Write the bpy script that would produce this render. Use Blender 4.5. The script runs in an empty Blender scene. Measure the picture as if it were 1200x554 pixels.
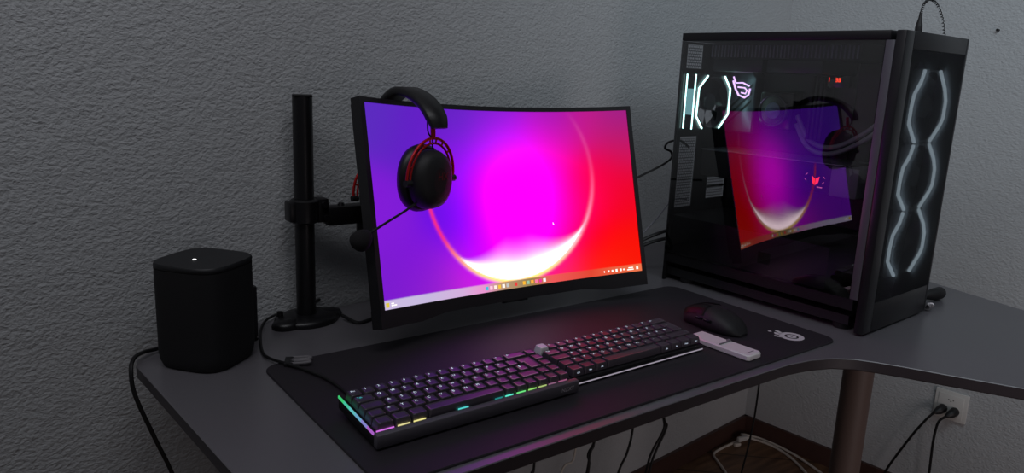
import bpy, bmesh, math, random
from mathutils import Vector, Matrix, Euler
random.seed(7)
C = bpy.context.scene.collection
R = math.radians
L_WORLD, L_CEIL, L_SIDE, L_FRONT = 0.043, 8.8, 4.4, 1.9
D = 0.76                      # height of the desk top above the floor

# ------------------------------------------------------------------ helpers
def link(o, parent=None):
    C.objects.link(o)
    if parent is not None:
        o.parent = parent
    return o

def obj(name, bm, mats, parent=None, smooth=False, label=None):
    me = bpy.data.meshes.new(name)
    if smooth is not False:
        ang = R(38) if smooth is True else smooth
        for f in bm.faces: f.smooth = len(f.verts) <= 6
        for e in bm.edges:
            if len(e.link_faces) == 2 and e.calc_face_angle(0) > ang: e.smooth = False
    bm.to_mesh(me); bm.free()
    for m in (mats if isinstance(mats, (list, tuple)) else [mats]): me.materials.append(m)
    o = link(bpy.data.objects.new(name, me), parent)
    if label: o['label'] = label
    return o

def tag(o, label, cat, group=None):
    o['label'] = label; o['category'] = cat
    if group: o['group'] = group
    return o

def thing(name, label, cat, loc=(0, 0, 0), rot=(0, 0, 0), group=None):
    o = link(bpy.data.objects.new(name, None)); o.empty_display_size = 0.05
    o.location = loc; o.rotation_euler = rot
    return tag(o, label, cat, group)

def B(): return bmesh.new()

def box(bm, lo, hi, bev=0.0, seg=2, mi=0, M=None):
    g = bmesh.ops.create_cube(bm, size=1.0)
    vs = g['verts']
    lo, hi = Vector(lo), Vector(hi); c = (lo + hi) / 2; s = hi - lo
    for v in vs: v.co = Vector((v.co.x * s.x, v.co.y * s.y, v.co.z * s.z)) + c
    fs = list({f for v in vs for f in v.link_faces})
    if bev:
        r = bmesh.ops.bevel(bm, geom=list({e for f in fs for e in f.edges}), offset=bev, segments=seg, affect='EDGES', profile=0.5)
        fs = r['faces']; vs = r['verts']
        vs = list(set(vs))
        allv = set(vs)
        fs = list({f for v in allv for f in v.link_faces}); vs = list({v for f in fs for v in f.verts})
    for f in fs: f.material_index = mi
    if M is not None:
        for v in vs: v.co = M @ v.co
    return vs

def frame_of(d):
    d = d.normalized()
    u = Vector((0, 0, 1)).cross(d)
    if u.length < 1e-3: u = Vector((1, 0, 0))
    u.normalize(); return u, d.cross(u)

def spline(pts, n=10):
    P = [Vector(p) for p in pts]; out = []
    for i in range(len(P) - 1):
        p0 = P[i - 1] if i > 0 else P[i] * 2 - P[i + 1]; p1, p2 = P[i], P[i + 1]
        p3 = P[i + 2] if i + 2 < len(P) else P[i + 1] * 2 - P[i]
        for k in range(n):
            t = k / n
            out.append(0.5 * (2 * p1 + (p2 - p0) * t + (2 * p0 - 5 * p1 + 4 * p2 - p3) * t * t + (3 * p1 - p0 - 3 * p2 + p3) * t ** 3))
    out.append(P[-1]); return out

def tube(bm, pts, r, seg=8, mi=0, cap=True):
    pts = [Vector(p) for p in pts]; rings = []; n = len(pts)
    u = None
    for i, p in enumerate(pts):
        d = (pts[min(i + 1, n - 1)] - pts[max(i - 1, 0)]).normalized()
        if u is None: u, w = frame_of(d)
        else:
            u = (u - d * u.dot(d)).normalized(); w = d.cross(u)
        rr = r[i] if isinstance(r, (list, tuple)) else r
        rings.append([bm.verts.new(p + (u * math.cos(a) + w * math.sin(a)) * rr) for a in [2 * math.pi * k / seg for k in range(seg)]])
    for a, b in zip(rings, rings[1:]):
        for k in range(seg):
            bm.faces.new((a[k], a[(k + 1) % seg], b[(k + 1) % seg], b[k])).material_index = mi
    if cap:
        bm.faces.new(rings[0][::-1]).material_index = mi; bm.faces.new(rings[-1]).material_index = mi
    return rings

def loft(bm, rings, closed=True, cap0=True, cap1=True, mi=0):
    V = [[bm.verts.new(p) for p in r] for r in rings]; n = len(V[0])
    for a, b in zip(V, V[1:]):
        for k in range(n if closed else n - 1):
            bm.faces.new((a[k], a[(k + 1) % n], b[(k + 1) % n], b[k])).material_index = mi
    if cap0: bm.faces.new(V[0][::-1]).material_index = mi
    if cap1: bm.faces.new(V[-1]).material_index = mi
    return V

def rrect(x0, y0, x1, y1, r, n=4):
    out = []
    for cx, cy, a0 in ((x1 - r, y1 - r, 0), (x0 + r, y1 - r, 90), (x0 + r, y0 + r, 180), (x1 - r, y0 + r, 270)):
        for k in range(n + 1):
            a = R(a0 + 90 * k / n); out.append((cx + r * math.cos(a), cy + r * math.sin(a)))
    return out

def prism(bm, outline, z0, z1, mi=0):
    return loft(bm, [[Vector((x, y, z0)) for x, y in outline], [Vector((x, y, z1)) for x, y in outline]], mi=mi)

def cyl(bm, p0, p1, r0, r1=None, seg=24, mi=0):
    r1 = r0 if r1 is None else r1
    return tube(bm, [p0, p1], [r0, r1], seg, mi)

def lathe(bm, prof, c=(0, 0, 0), axis='z', seg=32, sx=1.0, sy=1.0, mi=0, cap=True):
    """prof: list of (radius, height)"""
    rings = []
    for r, h in prof:
        ring = []
        for k in range(seg):
            a = 2 * math.pi * k / seg; x, y = r * sx * math.cos(a), r * sy * math.sin(a)
            p = {'z': (x, y, h), 'y': (x, h, y), 'x': (h, x, y)}[axis]
            ring.append(Vector(c) + Vector(p))
        rings.append(ring)
    return loft(bm, rings, cap0=cap, cap1=cap, mi=mi)

def fix(bm):
    bmesh.ops.recalc_face_normals(bm, faces=bm.faces[:]); return bm

def text_into(bm, s, size, M, mi=0, depth=0.0, align='CENTER'):
    cu = bpy.data.curves.new('legend', 'FONT'); cu.body = s; cu.size = size; cu.extrude = depth
    cu.align_x = align; cu.align_y = 'CENTER'; cu.resolution_u = 2
    o = bpy.data.objects.new('legend', cu); C.objects.link(o)
    dg = bpy.context.evaluated_depsgraph_get()
    me = bpy.data.meshes.new_from_object(o.evaluated_get(dg))
    old = set(bm.faces)
    me.transform(M); bm.from_mesh(me)
    for f in bm.faces:
        if f not in old: f.material_index = mi
    bpy.data.objects.remove(o); bpy.data.curves.remove(cu); bpy.data.meshes.remove(me)

# ------------------------------------------------------------------ materials
def srgb(r, g, b):
    f = lambda c: (c / 255 / 12.92) if c / 255 <= 0.04045 else ((c / 255 + 0.055) / 1.055) ** 2.4
    return (f(r), f(g), f(b), 1)

def mat(name, col, rough=0.5, metal=0.0, var=0.0, vscale=60.0, bump=0.0, bscale=300.0, spec=0.5, coat=0.0, bdist=0.001):
    m = bpy.data.materials.new(name); m.use_nodes = True; nt = m.node_tree; b = nt.nodes['Principled BSDF']
    b.inputs['Base Color'].default_value = col; b.inputs['Roughness'].default_value = rough
    b.inputs['Metallic'].default_value = metal; b.inputs['Specular IOR Level'].default_value = spec
    b.inputs['Coat Weight'].default_value = coat
    tc = nt.nodes.new('ShaderNodeTexCoord')
    if var:
        n = nt.nodes.new('ShaderNodeTexNoise'); n.inputs['Scale'].default_value = vscale; n.inputs['Detail'].default_value = 4
        nt.links.new(tc.outputs['Object'], n.inputs['Vector'])
        mx = nt.nodes.new('ShaderNodeMix'); mx.data_type = 'RGBA'
        mx.inputs[6].default_value = tuple(c * (1 - var) for c in col[:3]) + (1,); mx.inputs[7].default_value = tuple(min(1, c * (1 + var)) for c in col[:3]) + (1,)
        nt.links.new(n.outputs['Fac'], mx.inputs[0]); nt.links.new(mx.outputs[2], b.inputs['Base Color'])
    if bump:
        n = nt.nodes.new('ShaderNodeTexNoise'); n.inputs['Scale'].default_value = bscale; n.inputs['Detail'].default_value = 3
        nt.links.new(tc.outputs['Object'], n.inputs['Vector'])
        bp = nt.nodes.new('ShaderNodeBump'); bp.inputs['Strength'].default_value = bump; bp.inputs['Distance'].default_value = bdist
        nt.links.new(n.outputs['Fac'], bp.inputs['Height']); nt.links.new(bp.outputs['Normal'], b.inputs['Normal'])
    return m

def glow(name, col, strength):
    m = bpy.data.materials.new(name); m.use_nodes = True; nt = m.node_tree; nt.nodes.clear()
    e = nt.nodes.new('ShaderNodeEmission'); e.inputs[0].default_value = col; e.inputs[1].default_value = strength
    o = nt.nodes.new('ShaderNodeOutputMaterial'); nt.links.new(e.outputs[0], o.inputs[0]); return m

def plaster(name, col):
    m = mat(name, col, 0.9, spec=0.25); nt = m.node_tree; b = nt.nodes['Principled BSDF']
    tc = nt.nodes.new('ShaderNodeTexCoord')
    mp = nt.nodes.new('ShaderNodeMapping'); mp.inputs['Rotation'].default_value = (0.2, 0.7, 0.3); mp.inputs['Scale'].default_value = (0.8, 0.8, 1.15)
    nt.links.new(tc.outputs['Object'], mp.inputs['Vector'])
    n = nt.nodes.new('ShaderNodeTexNoise'); n.inputs['Scale'].default_value = 165; n.inputs['Detail'].default_value = 4.0; n.inputs['Roughness'].default_value = 0.55; n.inputs['Distortion'].default_value = 0.25
    v = nt.nodes.new('ShaderNodeTexNoise'); v.inputs['Scale'].default_value = 34; v.inputs['Detail'].default_value = 2
    nt.links.new(mp.outputs[0], n.inputs['Vector']); nt.links.new(mp.outputs[0], v.inputs['Vector'])
    a = nt.nodes.new('ShaderNodeMath'); a.operation = 'MULTIPLY_ADD'; a.inputs[1].default_value = 0.5
    nt.links.new(v.outputs['Fac'], a.inputs[0]); nt.links.new(n.outputs['Fac'], a.inputs[2])
    bp = nt.nodes.new('ShaderNodeBump'); bp.inputs['Strength'].default_value = 0.72; bp.inputs['Distance'].default_value = 0.005
    nt.links.new(a.outputs[0], bp.inputs['Height']); nt.links.new(bp.outputs['Normal'], b.inputs['Normal'])
    return m

def wood_floor():
    m = mat('floor wood', srgb(92, 66, 48), 0.45); nt = m.node_tree; b = nt.nodes['Principled BSDF']
    tc = nt.nodes.new('ShaderNodeTexCoord'); mp = nt.nodes.new('ShaderNodeMapping'); mp.inputs['Scale'].default_value = (3, 22, 1); mp.inputs['Rotation'].default_value = (0, 0, 0.75)
    nt.links.new(tc.outputs['Object'], mp.inputs['Vector'])
    n = nt.nodes.new('ShaderNodeTexNoise'); n.inputs['Scale'].default_value = 2.2; n.inputs['Detail'].default_value = 6; nt.links.new(mp.outputs[0], n.inputs['Vector'])
    br = nt.nodes.new('ShaderNodeTexBrick'); br.inputs['Scale'].default_value = 1.0; br.inputs['Mortar Size'].default_value = 0.004
    br.inputs['Color1'].default_value = (1, 1, 1, 1); br.inputs['Color2'].default_value = (0.72, 0.72, 0.72, 1); br.inputs['Mortar'].default_value = (0.3, 0.3, 0.3, 1)
    br.inputs['Brick Width'].default_value = 0.9; br.inputs['Row Height'].default_value = 0.13
    mp2 = nt.nodes.new('ShaderNodeMapping'); mp2.inputs['Rotation'].default_value = (0, 0, 0.75); nt.links.new(tc.outputs['Object'], mp2.inputs['Vector']); nt.links.new(mp2.outputs[0], br.inputs['Vector'])
    cr = nt.nodes.new('ShaderNodeValToRGB'); cr.color_ramp.elements[0].position = 0.3; cr.color_ramp.elements[1].position = 0.75
    cr.color_ramp.elements[0].color = srgb(88, 60, 42); cr.color_ramp.elements[1].color = srgb(150, 112, 82)
    nt.links.new(n.outputs['Fac'], cr.inputs[0])
    mx = nt.nodes.new('ShaderNodeMix'); mx.data_type = 'RGBA'; mx.blend_type = 'MULTIPLY'; mx.inputs[0].default_value = 1
    nt.links.new(cr.outputs[0], mx.inputs[6]); nt.links.new(br.outputs['Color'], mx.inputs[7]); nt.links.new(mx.outputs[2], b.inputs['Base Color'])
    return m

def see_mesh(name, col, clear, rough=0.5):
    """finely perforated sheet: the holes are far below a pixel, so the sheet lets a share of the light straight through"""
    m = mat(name, col, rough, 0.3); nt = m.node_tree; b = nt.nodes['Principled BSDF']
    tl = nt.nodes.new('ShaderNodeBsdfTranslucent'); tl.inputs[0].default_value = (0.32, 0.34, 0.36, 1); ms_ = nt.nodes.new('ShaderNodeMixShader'); ms_.inputs[0].default_value = 0.45
    nt.links.new(b.outputs[0], ms_.inputs[1]); nt.links.new(tl.outputs[0], ms_.inputs[2])
    t = nt.nodes.new('ShaderNodeBsdfTransparent'); mx = nt.nodes.new('ShaderNodeMixShader'); mx.inputs[0].default_value = clear
    out = nt.nodes['Material Output']
    nt.links.new(ms_.outputs[0], mx.inputs[1]); nt.links.new(t.outputs[0], mx.inputs[2]); nt.links.new(mx.outputs[0], out.inputs[0]); return m

def pane(name, tint, refl):
    m = bpy.data.materials.new(name); m.use_nodes = True; nt = m.node_tree; nt.nodes.clear()
    t = nt.nodes.new('ShaderNodeBsdfTransparent'); t.inputs[0].default_value = (*tint, 1)
    out = nt.nodes.new('ShaderNodeOutputMaterial')
    if refl:
        g = nt.nodes.new('ShaderNodeBsdfGlossy'); g.inputs['Roughness'].default_value = 0.012
        f = nt.nodes.new('ShaderNodeFresnel'); f.inputs[0].default_value = 1.5
        a = nt.nodes.new('ShaderNodeMath'); a.operation = 'ADD'; a.inputs[1].default_value = refl; a.use_clamp = True
        mx = nt.nodes.new('ShaderNodeMixShader')
        nt.links.new(f.outputs[0], a.inputs[0]); nt.links.new(a.outputs[0], mx.inputs[0])
        nt.links.new(t.outputs[0], mx.inputs[1]); nt.links.new(g.outputs[0], mx.inputs[2]); nt.links.new(mx.outputs[0], out.inputs[0])
    else:
        nt.links.new(t.outputs[0], out.inputs[0])
    return m

M = {}
M['wall'] = plaster('wall plaster', srgb(188, 190, 192))
M['floor'] = wood_floor()
M['skirting'] = mat('skirting wood', srgb(74, 50, 44), 0.5, var=0.2, vscale=25)
M['desk'] = mat('desk laminate', srgb(102, 99, 104), 0.32, var=0.04, vscale=120, bump=0.03, bscale=900, bdist=0.0005, spec=0.95)
M['desk_edge'] = mat('desk edge', srgb(50, 44, 48), 0.5)
M['leg'] = mat('desk leg', srgb(104, 88, 82), 0.55)
M['black'] = mat('black plastic', srgb(28, 27, 30), 0.45, var=0.1)
M['matte'] = mat('matte black', srgb(24, 23, 26), 0.6, bump=0.1, bscale=900, bdist=0.0004)
M['gloss'] = mat('gloss black', srgb(16, 15, 18), 0.18)
M['cable'] = mat('cable black', srgb(17, 16, 18), 0.5, var=0.1)
M['arm'] = mat('arm black', srgb(20, 19, 22), 0.38, 0.1)
M['speaker'] = mat('speaker cloth', srgb(15, 14, 17), 0.75, bump=0.25, bscale=1400, bdist=0.0006)
M['speaker_top'] = mat('speaker top', srgb(24, 24, 27), 0.5)
M['pad'] = mat('pad cloth', srgb(42, 38, 44), 0.6, spec=0.35, bump=0.1, bscale=1500, bdist=0.0004)
M['print'] = mat('pad print', srgb(205, 200, 205), 0.8)
M['keycap'] = mat('keycap', srgb(66, 60, 68), 0.34, bump=0.05, bscale=1200, bdist=0.0003)
M['keycap2'] = mat('keycap dark', srgb(68, 61, 69), 0.33, bump=0.05, bscale=1200, bdist=0.0003)
M['keywhite'] = mat('keycap white', srgb(225, 222, 224), 0.45)
M['kbcase'] = mat('keyboard case grey', srgb(94, 91, 99), 0.42, 0.2)
M['kbdark'] = mat('keyboard plate', srgb(18, 17, 20), 0.4)
M['legend'] = glow('legend backlight', srgb(220, 235, 255), 1.0)
M['legend_dim'] = glow('legend dim', srgb(200, 200, 220), 0.22)
M['legend_cyan'] = glow('legend cyan', srgb(80, 210, 220), 0.9)
M['white'] = mat('white plastic', srgb(226, 222, 224), 0.4)
M['whitegrey'] = mat('grey marking', srgb(120, 116, 122), 0.5)
M['mark'] = mat('bar lettering', srgb(205, 200, 208), 0.4)
M['cream'] = mat('cable white', srgb(214, 206, 196), 0.5)
M['red'] = mat('red aluminium', srgb(196, 22, 26), 0.35, 0.35)
M['redmark'] = mat('red mark', srgb(120, 20, 30), 0.4)
M['leather'] = mat('ear leatherette', srgb(20, 18, 21), 0.42, bump=0.15, bscale=400, bdist=0.0006)
M['foam'] = mat('foam', srgb(20, 18, 21), 0.95, bump=0.5, bscale=900, bdist=0.001)
M['grey'] = mat('grey clip', srgb(150, 146, 150), 0.3, 0.6)
M['steel'] = mat('case steel', srgb(30, 29, 32), 0.4, 0.3)
M['frontpanel'] = mat('front panel', srgb(30, 30, 33), 0.34, 0.2)
M['panelmesh'] = see_mesh('perforated front', srgb(26, 26, 29), 0.38)
M['inner'] = mat('case inside', srgb(24, 24, 27), 0.5)
M['fanframe'] = mat('fan frame', srgb(96, 100, 104), 0.5)
M['fandark'] = mat('fan blade', srgb(36, 34, 44), 0.35)
M['ledfront'] = glow('front fan light', srgb(205, 226, 240), 1.5)
M['ledrear'] = glow('rear fan light', srgb(190, 250, 240), 4.5)
M['rog'] = glow('board emblem light', srgb(225, 190, 255), 1.9)
M['redlight'] = glow('red light', srgb(255, 44, 36), 1.6)
M['redhot'] = glow('red digits', srgb(255, 70, 44), 2.2)
M['sparkle'] = glow('emblem sparks', srgb(255, 120, 170), 0.9)
M['armour'] = mat('board cover', srgb(120, 124, 136), 0.3, 0.6)
M['backplate'] = mat('card backplate', srgb(150, 150, 160), 0.35, 0.7)
M['card'] = mat('card shroud', srgb(140, 138, 150), 0.45, 0.2)
M['pcb'] = mat('circuit board', srgb(26, 26, 30), 0.5, var=0.3, vscale=90)
M['pumpring'] = mat('pump ring', srgb(170, 175, 190), 0.25, 0.7)
M['pumpface'] = mat('pump face', srgb(92, 96, 124), 0.3, 0.3)
M['hose'] = mat('hose', srgb(150, 150, 160), 0.5, bump=0.3, bscale=900)
M['glass'] = pane('coated glass', (0.88, 0.87, 0.90), 0.135)
M['glassclear'] = pane('glass body', (0.97, 0.97, 0.97), 0.0)
M['led'] = glow('status light', (1, 1, 1, 1), 2.5)
M['outlet'] = mat('outlet white', srgb(214, 212, 208), 0.35)
M['hole'] = mat('socket hole', srgb(30, 28, 28), 0.6)

# ------------------------------------------------------------------ the room
def struct(name, bm, m):
    o = obj(name, fix(bm), m); o['kind'] = 'structure'; return o
WS = 0.1                                                   # slope of the back wall against the desk axes
CX, CY = 2.155, 1.45                                       # room corner
def wall_y(x): return CY + WS * (x - CX)
def wall_x(y): return CX - WS * (y - CY)
def slab(p, q, nrm, z0, z1, th):
    bm = B(); n = Vector((nrm[0], nrm[1], 0)).normalized() * th
    pts = [Vector((*p, 0)), Vector((*q, 0)), Vector((*q, 0)) + n, Vector((*p, 0)) + n]
    prism(bm, [(v.x, v.y) for v in pts], z0, z1); return bm
struct('wall_back', slab((-2.2, wall_y(-2.2)), (CX + 0.15, wall_y(CX + 0.15)), (-WS, 1), 0, 2.6, 0.12), M['wall'])
struct('wall_right', slab((CX, CY), (wall_x(-2.2), -2.2), (1, WS), 0, 2.6, 0.12), M['wall'])
bm = B(); prism(bm, [(-2.4, -2.4), (2.75, -2.4), (2.75, 1.8), (-2.4, 1.8)], -0.08, 0.0); struct('floor', bm, M['floor'])
struct('baseboard_back', slab((-2.2, wall_y(-2.2)), (CX, CY), (WS, -1), 0, 0.062, 0.012), M['skirting'])
struct('baseboard_right', slab((CX, CY), (wall_x(-2.2), -2.2), (-1, -WS), 0, 0.062, 0.012), M['skirting'])

# ------------------------------------------------------------------ the desk
back = [(x, wall_y(x) - 0.006) for x in (1.97, 1.5, 1.0, 0.6, 0.36)]
inner = [(1.60, -0.24), (1.40, 0.19), (1.305, 0.389), (1.279, 0.437), (1.252, 0.488), (1.229, 0.533), (1.207, 0.571), (1.188, 0.598), (1.158, 0.622), (1.115, 0.637), (1.067, 0.645), (1.012, 0.6462), (0.946, 0.6468), (0.763, 0.6468), (0.30, 0.6468), (0.262, 0.651), (0.236, 0.668), (0.225, 0.70), (0.213, 0.79), (0.187, 1.13), (0.184, 1.165), (0.19, 1.19), (0.21, 1.212)]
outline = [(1.64, -0.24), (1.70, 0.16), (1.793, 0.563), (1.847, 0.78)] + back + inner[::-1]
desk = thing('corner_desk', 'dark grey L-shaped corner desk with a curved inner edge', 'desk', (0.9, 1.0, 0))
def shift(o): return [(x - 0.9, y - 1.0) for x, y in o]
def inset(o, d):
    out = []; n = len(o)
    area = sum(o[i][0] * o[(i + 1) % n][1] - o[(i + 1) % n][0] * o[i][1] for i in range(n)); s = 1 if area > 0 else -1
    for i in range(n):
        a, b, c = Vector(o[i - 1]), Vector(o[i]), Vector(o[(i + 1) % n])
        e1, e2 = (b - a).normalized(), (c - b).normalized()
        nn = (Vector((-e1.y, e1.x)) + Vector((-e2.y, e2.x))); nn.normalize()
        k = max(0.5, nn.dot(Vector((-e1.y, e1.x)))); p = b + nn * (d / k * s); out.append((p.x, p.y))
    return out
o = shift(outline); bm = B()
prof = [(0.002, -0.020), (0.0, -0.018), (0.0, -0.0011), (0.0011, 0.0)]
V = loft(bm, [[Vector((x, y, D + z)) for x, y in inset(o, d)] for d, z in prof])
for f in bm.faces:
    c = f.calc_center_median()
    if c.z < D - 0.0015: f.material_index = 1
obj('worktop', fix(bm), [M['desk'], M['desk_edge']], desk, smooth=R(30))
for (x, y) in ((1.512, 0.752), (0.36, 1.16), (1.62, 0.0)):
    bm = B(); lathe(bm, [(0.036, 0.0), (0.036, 0.012), (0.031, 0.016), (0.031, D - 0.035), (0.045, D - 0.030), (0.045, D - 0.0202)], (x - 0.9, y - 1.0, 0), seg=32)
    obj('leg', fix(bm), M['leg'], desk, smooth=True)

# ------------------------------------------------------------------ mouse pad
PX0, PY0, PX1, PY1 = 0.337, 0.664, 1.247, 1.062
pad = thing('mouse_pad', 'large black cloth mouse pad with a white ring emblem, spread across the desk', 'mouse pad', (0.79, 0.863, D))
bm = B(); ol = [(x - 0.79, y - 0.863) for x, y in rrect(PX0, PY0, PX1, PY1, 0.026, 6)]
loft(bm, [[Vector((x, y, z)) for x, y in inset(ol, d)] for d, z in ((0.0, 0.0004), (0.0, 0.0026), (0.001, 0.0034))])
obj('cloth', fix(bm), M['pad'], pad, smooth=R(60))
# emblem: thick ring with a pupil, a trumpet-like tail pointing to the keyboard side
bm = B()
def ring2(bm, c, r0, r1, z, n=40, a0=0, a1=360, sy=1.0, mi=0):
    P0 = []; P1 = []
    full = (a1 - a0) >= 360
    m = n if full else n + 1
    for k in range(m):
        a = R(a0 + (a1 - a0) * k / n)
        P0.append(bm.verts.new((c[0] + r0 * math.cos(a), c[1] + r0 * sy * math.sin(a), z))); P1.append(bm.verts.new((c[0] + r1 * math.cos(a), c[1] + r1 * sy * math.sin(a), z)))
    for k in range(n if full else n):
        j = (k + 1) % m
        bm.faces.new((P0[k], P1[k], P1[j], P0[j])).material_index = mi
ZL = 0.0037
ring2(bm, (0, 0), 0.0122, 0.0218, ZL); ring2(bm, (0, 0), 0.0022, 0.0086, ZL)
def poly(bm, pts, z, mi=0):
    f = bm.faces.new([bm.verts.new((x, y, z)) for x, y in pts]); f.material_index = mi; return f
poly(bm, [(-0.0205, 0.004), (-0.017, 0.0125), (-0.026, 0.021), (-0.031, 0.021), (-0.031, 0.0165)], ZL)
poly(bm, [(-0.0205, 0.004), (-0.029, 0.009), (-0.0315, 0.006), (-0.029, -0.002), (-0.021, -0.004)], ZL)
poly(bm, [(-0.019, -0.009), (-0.0285, -0.008), (-0.029, -0.0135), (-0.022, -0.0155), (-0.015, -0.0155)], ZL)
poly(bm, rrect(-0.0425, 0.006, -0.0355, 0.012, 0.0028, 3), ZL)
em = obj('emblem', bm, M['print'], pad, label='white printed ring emblem')
em.location = (1.183 - 0.79, 0.7185 - 0.863, 0); em.rotation_euler = (0, 0, R(-62))

# ------------------------------------------------------------------ keyboards
U = 0.01905
def keycap(w, d, h, mats, legend=None, front=None, lmi=1, size=0.0052, sink=0.0):
    bm = B()
    def ringz(z, ix, iyf, iyb, r): return [Vector((x, y, z)) for x, y in rrect(ix, iyf, w - ix, d - iyb, r, 3)]
    loft(bm, [ringz(0, 0.0005, 0.0005, 0.0005, 0.001), ringz(h * 0.5, 0.0012, 0.0014, 0.0008, 0.0016), ringz(h * 0.93, 0.0022, 0.0026, 0.0014, 0.0022), ringz(h, 0.003, 0.0036, 0.002, 0.0024), ringz(h - 0.0005, 0.0048, 0.0056, 0.0042, 0.0022)])
    fix(bm)
    if legend:
        text_into(bm, legend, size, Matrix.Translation((0.0042 + 0.0012, d - 0.0058, h + 0.00012)), lmi, align='LEFT')
    if front:
        text_into(bm, front, 0.0034, Matrix.Translation((w / 2, 0.0009, h * 0.48)) @ Matrix.Rotation(R(80), 4, 'X'), lmi)
    return bm
def iso_enter(h, lmi, up=U, mats=None):
    bm = B()
    ol = [(0.25 * U, 0), (1.5 * U, 0), (1.5 * U, 2 * U), (0, 2 * U), (0, U), (0.25 * U, U)]
    rings = []
    for d, z in ((0.0005, 0), (0.0013, h * 0.5), (0.0024, h * 0.93), (0.0034, h), (0.0055, h - 0.0005)):
        rings.append([Vector((x, y, z)) for x, y in inset(ol, d)])
    loft(bm, rings); fix(bm)
    text_into(bm, '<', 0.006, Matrix.Translation((0.6 * U, 1.35 * U, h + 0.0002)), lmi)
    return bm
L1 = ['Esc', '1', '2', '3', '4', '5', '6', '7', '8', '9', '0', "'", '^']
L2 = list('QWERTZUIOP') + ['\u00fc', '\u00a8']
L3 = list('ASDFGHJKL') + ['\u00f6', '\u00e4', '$']
L4 = ['<'] + list('YXCVBNM') + [',', '.', '-']
def layout(wide):
    rows = [[(1, k) for k in L1] + [(2, '\u2190')] + ([(1, None)] if wide else []),
            [(1.5, 'Tab')] + [(1, k) for k in L2] + [(1.5, 'ENTER')] + ([(1, None)] if wide else []),
            [(1.75, None)] + [(1, k) for k in L3] + [(1.25, 'SKIP')] + ([(1, None)] if wide else []),
            [(1.25, None)] + [(1, k) for k in L4] + ([(1.75, None), (1, None), (1, None)] if wide else [(2.75, None)])]
    rows.append([(1.25, None)] * 3 + [(6.25, None)] + ([(1, None)] * 6 if wide else [(1.25, None)] * 4))
    return rows
def keys(root, x0, y0, z0, h, wide, capmat):
    for r, row in enumerate(layout(wide)):
        x = x0
        for i, (w, k) in enumerate(row):
            y = y0 + (4 - r) * U
            if k == 'ENTER':
                o = obj('keycap', iso_enter(h, 1), [capmat, M['legend_dim']], root); o.location = (x0 + 13.5 * U, y0 + 2 * U, z0)
            elif k != 'SKIP':
                esc = (not wide) and r == 0 and i == 0
                lm = M['legend'] if r == 0 else (M['legend'] if not wide else M['legend_dim'])
                if wide and k == 'Tab': lm = M['legend_cyan']
                if wide and r in (1, 2, 3) and k and k != 'Tab': lm = M['legend']
                fr = None
                if not wide and r == 4:
                    fr = {0: 'Ctrl', 1: 'Win', 2: 'Alt', 4: 'Alt', 5: 'Fn', 6: 'Menu', 7: 'Ctrl'}.get(i)
                leg = None if esc else (k if not (k and len(k) > 2 and k != 'Tab' and k != 'Esc') else None)
                o = obj('keycap', keycap(w * U, U, h + (0.003 if esc else 0), None, leg, fr, size=0.0046 if leg in ('Esc', 'Tab') else 0.0062),
                        [M['keywhite'] if esc else capmat, lm], root, label='white keycap' if esc else None)
                o.location = (x, y, z0)
            x += w * U

# left keyboard: grey metal case, coloured lights around the keys
kb = thing('keyboard', 'keyboard with a grey metal front bar and rainbow edge lights, left of the pair', 'keyboard', (0.3665, 0.737, D + 0.0036), (R(4.6), 0, 0))
W1, D1 = 0.3185, 0.1135
bm = B(); box(bm, (0, 0, 0.002), (W1, 0.0105, 0.0205), 0.002)
text_into(bm, 'NZXT', 0.0085, Matrix.Translation((W1 - 0.021, -0.00025, 0.0112)) @ Matrix.Rotation(R(90), 4, 'X'), 1)
obj('front_bar', bm, [M['kbcase'], M['mark']], kb, smooth=True)
bm = B(); box(bm, (0.0006, 0.0106, 0.001), (W1 - 0.0006, D1, 0.0150), 0.002); obj('case', bm, M['kbdark'], kb, smooth=True)
for x in (0.03, W1 - 0.05):
    for y, z in ((0.004, 0.0002), (D1 - 0.012, -0.0080)):
        bm = B(); box(bm, (x, y, z), (x + 0.02, y + 0.008, 0.0025)); obj('foot', bm, M['matte'], kb)
keys(kb, 0.0068, 0.0125, 0.0165, 0.0108, True, M['keycap'])
strips = [(0.004, 0.028, (205, 110, 220), 1.3), (0.033, 0.050, (225, 215, 150), 1.3), (0.055, 0.072, (230, 220, 140), 1.4), (0.120, 0.136, (90, 225, 220), 1.1), (0.178, 0.19, (60, 200, 200), .5), (0.195, 0.208, (90, 230, 200), 1.4), (0.214, 0.229, (110, 230, 130), 1.3), (0.234, 0.248, (150, 225, 110), 1.2), (0.252, 0.266, (190, 215, 130), 1.0), (0.270, 0.284, (190, 130, 170), .6), (0.288, 0.304, (210, 120, 170), .6)]
for i, (a, b, c, s) in enumerate(strips):
    bm = B(); box(bm, (a, 0.0107, 0.0152), (b, 0.0115, 0.0210)); obj('edge_light', bm, glow('edge light', srgb(*c), s * 0.8), kb, label='glowing coloured strip')
side = [(0.013, (190, 110, 220)), (0.03, (150, 150, 230)), (0.047, (120, 190, 225)), (0.064, (110, 215, 215)), (0.081, (80, 220, 180)), (0.098, (70, 225, 130))]
for y, c in side:
    bm = B(); box(bm, (0.0008, y, 0.0152), (0.0024, y + 0.0168, 0.0185)); obj('edge_light', bm, glow('edge light', srgb(*c), 0.75), kb, label='glowing coloured strip')

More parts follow.
